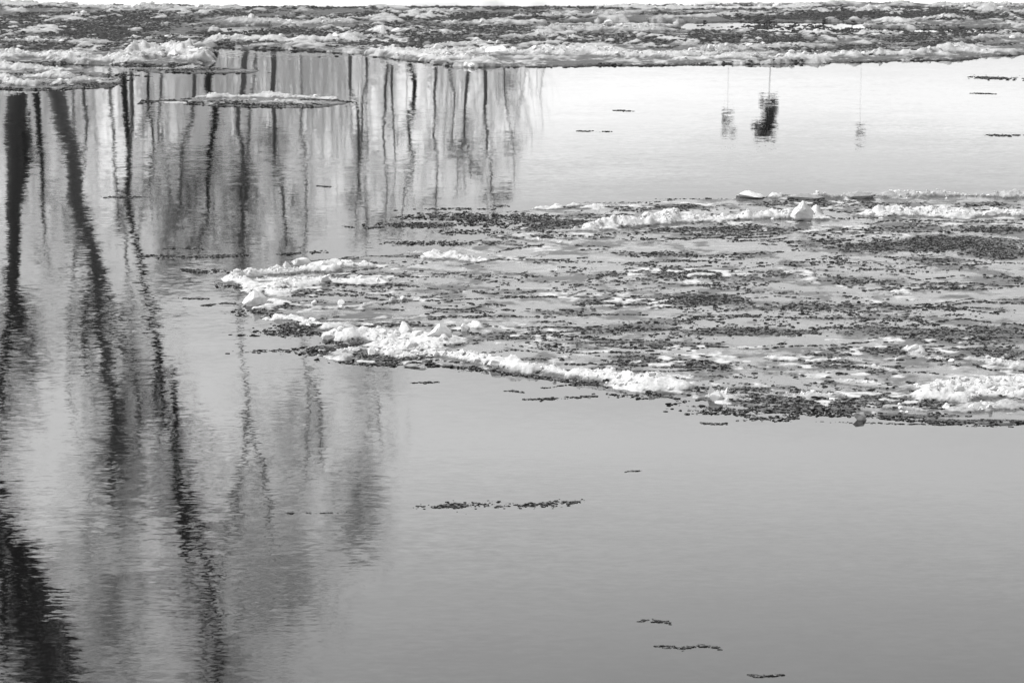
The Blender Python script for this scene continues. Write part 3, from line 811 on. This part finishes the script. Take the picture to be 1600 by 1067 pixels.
block(1170, 311, 50, 14, 'pale snow mound standing on the back edge of the big floe', seed=27, peak=.4, n=30)
block(1545, 338, 30, 12, 'white lump near the right end of the right back ridge', seed=28, peak=.3)
block(1460, 606, 22, 12, 'pointed pale lump at the left end of the big rubble patch, lower right', seed=29, peak=.5)
block(1258, 312, 60, 9, 'dark translucent ice hump on the back edge of the big floe, left one of two', m=M_clear, seed=30, n=24)
block(1345, 311, 64, 11, 'dark translucent ice hump on the back edge of the big floe, right one of two', m=M_clear, seed=31, n=24)
block(1487, 30, 16, 8, 'dark block in the far pack ice near the upper right corner', m=M_clear, seed=32)
block(1395, 40, 26, 9, 'slanted white block beside the open lead in the far pack ice', seed=33, n=12, sub=0, tilt=.2)

# chunks frozen into the ridges: pieces of the floe they belong to
VAR = [hull_mesh('ice_chunk', 13, (1, .8, .8), M_block, 200 + i, 1, .12, .25 * (i % 3)) for i in range(10)]


def chunks(field, root, c, count, smin, smax, seed):
    rnd = random.Random(seed)
    Rs = [r for r in field.R if r[3] > .75]
    wts = [(np.linalg.norm(np.diff(r[0], axis=0), axis=1).sum() + .2) * r[1] for r in Rs]
    n = 0
    while n < count:
        P, w, h, dn = rnd.choices(Rs, wts)[0]
        i = rnd.randrange(len(P) - 1) if len(P) > 1 else 0
        q = P[i] + (P[min(i + 1, len(P) - 1)] - P[i]) * rnd.random()
        x, y = q[0] + rnd.gauss(0, w * .5), q[1] + rnd.gauss(0, w * .5)
        z, sn, fr, sdv = field.eval(np.array([x]), np.array([y]))
        if sdv[0] < .02: n += .2; continue
        s = smin + (smax - smin) * rnd.random() ** 1.8
        o = bpy.data.objects.new('ice_chunk', rnd.choice(VAR)); COL.objects.link(o); o.parent = root
        o.location = (x - c[0], y - c[1], float(z[0]) - s * .12)
        o.scale = (s, s * rnd.uniform(.5, 1), s * rnd.uniform(.35, .9))
        o.rotation_euler = (rnd.uniform(-.35, .35), rnd.uniform(-.35, .35), rnd.uniform(0, 6.28))
        n += 1


chunks(main, main_root, L0, 230, .06, .17, 1)
chunks(pack, pack_root, P0, 150, .12, .34, 2)

# ------------------------------------------------------------------ trees on the far bank (seen in the water)
def tubes_arrays(br, sides=4):
    Vs, Fs, off = [], [], 0
    ang = np.arange(sides) * 2 * math.pi / sides
    for pts, rad in br:
        P = np.array(pts, float); n = len(P)
        T = np.gradient(P, axis=0); T /= np.linalg.norm(T, axis=1)[:, None] + 1e-9
        U = np.cross(T, [0.3, 1, .1]); U /= np.linalg.norm(U, axis=1)[:, None] + 1e-9
        W = np.cross(T, U)
        r = np.array(rad, float)[:, None, None]
        V = P[:, None] + r * (U[:, None] * np.cos(ang)[None, :, None] + W[:, None] * np.sin(ang)[None, :, None])
        Vs.append(V.reshape(-1, 3))
        i = (np.arange(n - 1)[:, None] * sides + np.arange(sides)[None]).ravel()
        j = (np.arange(n - 1)[:, None] * sides + (np.arange(sides) + 1)[None] % sides).ravel()
        Fs.append(np.stack([i, j, j + sides, i + sides], 1) + off)
        off += n * sides
    return np.concatenate(Vs), np.concatenate(Fs)


def limb(rnd, p0, d, L, r0, seg=5, bend=.18, up=.05):
    pts = [p0]; d = d.normalized(); rad = [r0]
    for k in range(seg):
        d = (d + Vector((rnd.gauss(0, bend), rnd.gauss(0, bend), rnd.gauss(0, bend) + up))).normalized()
        pts.append(pts[-1] + d * (L / seg)); rad.append(max(r0 * (1 - (k + 1) / seg * .85), .004))
    return pts, rad


def bare_tree(label, path, D, r0, nb, bl, tw, seed, m=None, start=.3, group='bare trees on the far bank', extra=(), up=.06):
    """path: where the trunk shows in the water, foot first; nb limbs of length bl, tw twigs on each"""
    rnd = random.Random(seed)
    m = m or M_bark
    P = [mirror(px, py, D) for px, py in path]
    foot = P[0].copy()
    gz = float(bank_z(np.array([foot.x]), np.array([D]))[0])
    if foot.z > gz: P.insert(0, Vector((foot.x, D, gz - .1)))
    root = empty('bare_tree', (P[0].x, D, P[0].z))
    tag(root, label, 'tree', group)
    o = P[0].copy()
    Q = [P[0]]; wob = Vector((0, 0, 0))
    for a, b in zip(P, P[1:]):
        k = max(2, int((b - a).length / .8))
        for i in range(1, k + 1):
            q = a.lerp(b, i / k)
            wob = .45 * wob + Vector((rnd.gauss(0, .07), rnd.gauss(0, .1), 0)); Q.append(q + wob)
    n = len(Q)
    rad = [max(r0 * (1 - .82 * i / (n - 1)), .012) for i in range(n)]
    main_b = [([q - o for q in Q], rad)]
    limbs = []
    for e in extra:
        pts = [mirror(px, py, D + rnd.uniform(-.5, .5)) for px, py in e[0]]
        limbs.append((pts, [e[1] * (1 - .7 * i / (len(pts) - 1)) for i in range(len(pts))]))
    for k in range(nb):
        i = int(n * (start + (1 - start) * rnd.random() ** .8)); i = min(i, n - 1)
        a = rnd.uniform(0, 6.28)
        d = Vector((math.cos(a), math.sin(a), rnd.uniform(.5, 1.6)))
        limbs.append(limb(rnd, Q[i], d, bl * rnd.uniform(.4, 1) * (1.15 - .6 * i / n), rad[i] * rnd.uniform(.35, .6), 6, .16, up))
    V, F = tubes_arrays(main_b, 8)
    link('trunk', mesh('trunk', V, F, m), root)
    twigs = []
    for pts, rd in limbs:
        for _ in range(tw):
            j = rnd.randrange(1, len(pts)); t_ = rnd.random()
            q = pts[j - 1].lerp(pts[j], t_)
            a = rnd.uniform(0, 6.28)
            d = Vector((math.cos(a), math.sin(a), rnd.uniform(.1, 1.3)))
            tp = limb(rnd, q, d, rnd.uniform(.5, 1.5) * bl * .28, min(rd[j] * .4, .03) + .006, 3, .2, up)
            twigs.append(tp)
            for _ in range(4):
                q2 = tp[0][1].lerp(tp[0][-1], rnd.random())
                twigs.append(limb(rnd, q2, Vector((rnd.gauss(0, 1), rnd.gauss(0, 1), rnd.uniform(0, 1.2))), bl * .16 * rnd.uniform(.5, 1.3), .010, 2, .2, up))
    if limbs or twigs:
        V, F = tubes_arrays([([q - o for q in p], r) for p, r in limbs + twigs], 3)
        link('crown', mesh('crown', V, F, m), root)
    return root


TREES = [
    # label, path, D, r0, limbs, limb length, twigs, pale?, start, extra
    ('massive dark tree trunk reflected at the far left edge of the water', [(30, 60), (32, 200), (22, 330), (14, 450), (6, 560), (0, 640)], 103, .34, 24, 3.4, 9, 3, .55, [([(34, 180), (42, 235), (30, 330)], .3), ([(8, 420), (30, 500), (60, 560)], .15)]),
    ('broad leaning grey trunk, its bole curving right, second from the left in the reflection', [(78, 60), (82, 140), (100, 220), (118, 300), (138, 380), (150, 460), (160, 540), (172, 620), (180, 710), (185, 780)], 104, .30, 24, 3.2, 9, 1, .45, [([(150, 400), (165, 440), (178, 500), (200, 560), (225, 620)], .16), ([(136, 440), (132, 520), (131, 580)], .14), ([(168, 540), (176, 620), (182, 700)], .12), ([(118, 310), (140, 350), (150, 400)], .16)]),
    ('slender dark tree hugging the left side of the broad leaning trunk', [(58, 60), (56, 140), (58, 220), (62, 290), (70, 380)], 102, .13, 10, 1.6, 6, 0, .4, []),
    ('tall forked tree whose dark fork shows beside the tip of the big floe', [(195, 60), (205, 170), (200, 300), (215, 420), (235, 500), (252, 560), (258, 620), (272, 700), (285, 800), (300, 900), (335, 1000), (348, 1080)], 105, .10, 36, 4.2, 9, 0, .45, [([(250, 545), (242, 590), (245, 640)], .09), ([(280, 760), (292, 830), (290, 900)], .12), ([(285, 760), (318, 840), (330, 920), (345, 1040)], .12), ([(272, 600), (276, 680), (284, 760)], .1), ([(226, 466), (240, 502), (251, 545), (258, 600)], .15), ([(277, 745), (284, 800), (290, 870)], .13), ([(296, 790), (320, 860), (334, 940), (344, 1070)], .12), ([(332, 900), (318, 980), (322, 1070)], .07)]),
    ('big leaning tree with dense black limbs reflected in the bottom left corner', [(-170, 60), (-140, 400), (-90, 600), (-20, 760), (20, 860), (50, 940), (85, 1040), (100, 1150)], 103, .20, 80, 4.2, 14, 0, .5, [([(-40, 700), (5, 800), (30, 900), (35, 1060)], .2), ([(0, 800), (45, 880), (90, 960), (130, 1080)], .16), ([(-60, 780), (-5, 850), (10, 960), (0, 1080)], .2), ([(-40, 820), (30, 930), (60, 1000), (62, 1100)], .17), ([(20, 880), (75, 930), (110, 1010), (112, 1100)], .16)]),
    ('tree with a wide loose crown reflected below the fork', [(395, 60), (388, 300), (376, 500), (390, 640), (372, 760), (388, 880), (370, 1000), (380, 1100)], 130, .07, 44, 6.5, 7, 2, .5, [([(376, 640), (410, 720), (425, 820), (432, 920)], .09), ([(376, 760), (350, 860), (345, 960), (352, 1060)], .08)]),
    ('paler wide crowned tree right of the loose crowned one', [(470, 60), (480, 300), (470, 500), (482, 640), (470, 780), (455, 900)], 140, .06, 44, 6.0, 7, 2, .5, [([(475, 560), (500, 640), (505, 740)], .07)]),
    ('slim tree with a thin feathery top reflected left of the loose slush raft', [(570, 60), (575, 300), (570, 500), (582, 640), (568, 720), (560, 800)], 160, .05, 44, 4.4, 8, 2, .62, [([(575, 560), (592, 640), (596, 700)], .05)]),
    ('dim tree with a thin twiggy crown between the broad leaning trunk and the forked one', [(170, 60), (175, 250), (200, 420), (205, 560), (190, 680), (182, 790), (200, 880)], 124, .07, 44, 4.6, 8, 2, .5, [([(205, 560), (218, 640), (212, 720)], .1), ([(190, 640), (176, 720), (180, 800)], .09)]),
    ('faint twiggy tree reflected between the black corner limbs and the forked tree', [(110, 60), (120, 400), (100, 600), (150, 800), (180, 950), (210, 1060)], 134, .06, 40, 4.6, 7, 2, .65, []),
    ('twiggy low tree whose crown greys the water left of the dark straight sapling', [(255, 60), (250, 200), (262, 300), (250, 400)], 106, .05, 24, 2.6, 5, 2, .3, [([(255, 200), (225, 300), (215, 380)], .05)]),
    ('thin straight sapling with a dark stem, left of the narrow floe', [(236, 60), (236, 130), (237, 200), (234, 260), (240, 330)], 101, .06, 10, 1.4, 5, 0, .4, []),
    ('crooked sapling between the broad leaning trunk and the narrow floe', [(143, 60), (135, 150), (130, 220), (120, 300), (118, 350)], 101, 0.076, 12, 1.5, 6, 1, .4, []),
    ('slanting sapling left of the narrow floe, leaning left as it rises', [(212, 60), (204, 170), (196, 230), (188, 290), (185, 330)], 102, 0.076, 12, 1.5, 6, 1, .4, []),
    ('strongest straight dark sapling, crossing the narrow floe at its middle left', [(340, 60), (333, 130), (328, 230), (322, 300), (316, 370)], 101, .13, 22, 1.7, 8, 0, .35, []),
    ('dark bushy sapling second right of the narrow floe crossing', [(388, 60), (380, 130), (376, 200), (384, 260), (380, 340), (382, 400)], 101, 0.093, 30, 1.9, 9, 1, .4, []),
    ('pale stemmed sapling right of the bushy one', [(425, 60), (423, 150), (434, 250), (445, 330), (450, 390)], 102, 0.085, 20, 1.8, 8, 2, .35, []),
    ('sapling rising through the narrow floe near its left end', [(300, 60), (296, 150), (288, 230), (282, 320), (270, 390)], 103, 0.068, 20, 1.8, 8, 2, .3, []),
    ('thin sapling with a kinked stem, first right of the narrow floe', [(548, 60), (548, 140), (562, 200), (556, 290), (562, 370)], 101, 0.055, 14, 1.3, 5, 1, .3, []),
    ('thin sapling leaning beside the kinked one', [(575, 60), (571, 120), (566, 200), (572, 290), (580, 350)], 102, 0.043, 10, 1.2, 5, 1, .4, []),
    ('double stemmed sapling in the middle of the sapling row', [(606, 60), (602, 140), (600, 200), (606, 260), (602, 330)], 101, 0.051, 12, 1.2, 5, 2, .4, [([(614, 60), (612, 140), (616, 200), (618, 280)], .05)]),
    ('darkest sapling of the row right of the narrow floe', [(643, 60), (638, 130), (632, 190), (640, 250), (628, 340)], 101, .08, 14, 1.4, 5, 0, .35, []),
    ('straight sapling third from the right end of the row', [(673, 60), (676, 120), (682, 170), (691, 250), (686, 330)], 101, 0.055, 12, 1.3, 5, 1, .35, []),
    ('dark sapling second from the right end of the row', [(735, 60), (733, 140), (731, 210), (736, 280)], 101, 0.060, 12, 1.2, 5, 1, .4, []),
    ('rightmost sapling of the row, its stem curving right', [(754, 60), (756, 150), (760, 210), (766, 260), (768, 320)], 101, 0.060, 12, 1.2, 5, 1, .4, []),
    ('faint thin sapling between the two dark right hand saplings and the middle of the row', [(704, 60), (706, 150), (712, 220), (718, 290)], 108, 0.043, 10, 1.2, 5, 2, .4, []),
    ('faint sapling standing apart at the right end of the row', [(790, 60), (792, 150), (800, 210), (806, 280)], 120, 0.043, 16, 1.3, 6, 2, .3, []),
]
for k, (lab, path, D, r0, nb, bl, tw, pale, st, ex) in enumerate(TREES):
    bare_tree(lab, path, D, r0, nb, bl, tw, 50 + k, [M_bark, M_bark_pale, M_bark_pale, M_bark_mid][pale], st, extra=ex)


def pine(label, px, top, bot, D, w, seed, nc=26):
    """pine with a bare stem and a blunt, ragged crown"""
    rnd = random.Random(seed)
    T = mirror(px, top, D); B = mirror(px, bot, D); gz = float(bank_z(np.array([T.x]), np.array([D]))[0])
    H, hb = T.z - gz, max(B.z - gz, .5)
    root = empty('pine_tree', (T.x, D, gz)); tag(root, label, 'tree', 'pines beyond the far bank')
    V, F = tubes_arrays([([(0, 0, -.1), (.1, 0, H * .5), (0, 0, H * .97)], [.0016 * nc + .006, .0012 * nc + .005, .01])], 6)
    link('trunk', mesh('trunk', V, F, M_rime), root)
    V, F, n = [], [], 0
    clumps = [(rnd.gauss(0, w * .5), rnd.gauss(0, w * .5), hb + (H - hb) * (1 - rnd.random() ** 1.3)) for _ in range(nc)]
    for cx, cy, cz in clumps:
        sc = w * rnd.uniform(.25, .5)
        for _ in range(34):
            q = np.array([cx + rnd.gauss(0, sc), cy + rnd.gauss(0, sc), min(cz + rnd.gauss(0, sc * .6), H)])
            d = np.array([rnd.gauss(0, 1), rnd.gauss(0, 1), rnd.gauss(0, .6)]) * .10; e = np.array([rnd.gauss(0, 1), rnd.gauss(0, 1), rnd.gauss(0, 1)]) * .07
            V += [q - d, q + e, q + d, q - e]; F.append((n, n + 1, n + 2, n + 3)); n += 4
    link('crown', mesh('crown', np.array(V), np.array(F), M_needle, smooth=False), root)


pine('dark blunt topped pine, the blackest smudge in the bright water, upper right', 1199, 213, 156, 150, .27, 1, 15)
pine('fainter ragged pine left of the darkest one in the reflection', 1136, 207, 165, 230, .26, 2, 5)
pine('faint narrow pine right of the darkest one in the reflection', 1343, 215, 175, 260, .2, 3, 3)

# a far wood behind the left trees: one mass of fine stems and twigs
rnd = random.Random(5)
br = []
for k in range(1150):
    D = rnd.uniform(125, 175)
    px = rnd.uniform(-120, 850)
    dens = .55 + .45 * math.sin(px * .021 + 1) * math.sin(px * .0073)
    if rnd.random() > dens + .15 or rnd.random() < (px - 480) / 520: continue
    top = rnd.uniform(170, 395) if px < 480 else rnd.uniform(110, 330 - max(0, px - 650) * .6)
    T = mirror(px, top, D); gz = float(bank_z(np.array([T.x]), np.array([D]))[0])
    H = T.z - gz
    if H < 1: continue
    b = Vector((T.x + rnd.gauss(0, .4), D, gz))
    pts = [b.lerp(T, i / 5) + Vector((rnd.gauss(0, .22), 0, 0)) for i in range(6)]
    br.append((pts, [.03 * (1 - .8 * i / 5) + .006 for i in range(6)]))
    for _ in range(9):
        i = rnd.randrange(1, 6)
        br.append(limb(rnd, pts[i], Vector((rnd.gauss(0, .6), rnd.gauss(0, .6), 1)), rnd.uniform(.6, 2.2), .014, 3, .2, .1))
V, F = tubes_arrays(br, 3)
o = link('far_wood', mesh('far_wood', V, F, M_rime))
tag(o, 'pale bare wood of thin stems beyond the far bank, seen as grey haze in the water', 'wood', kind='stuff')
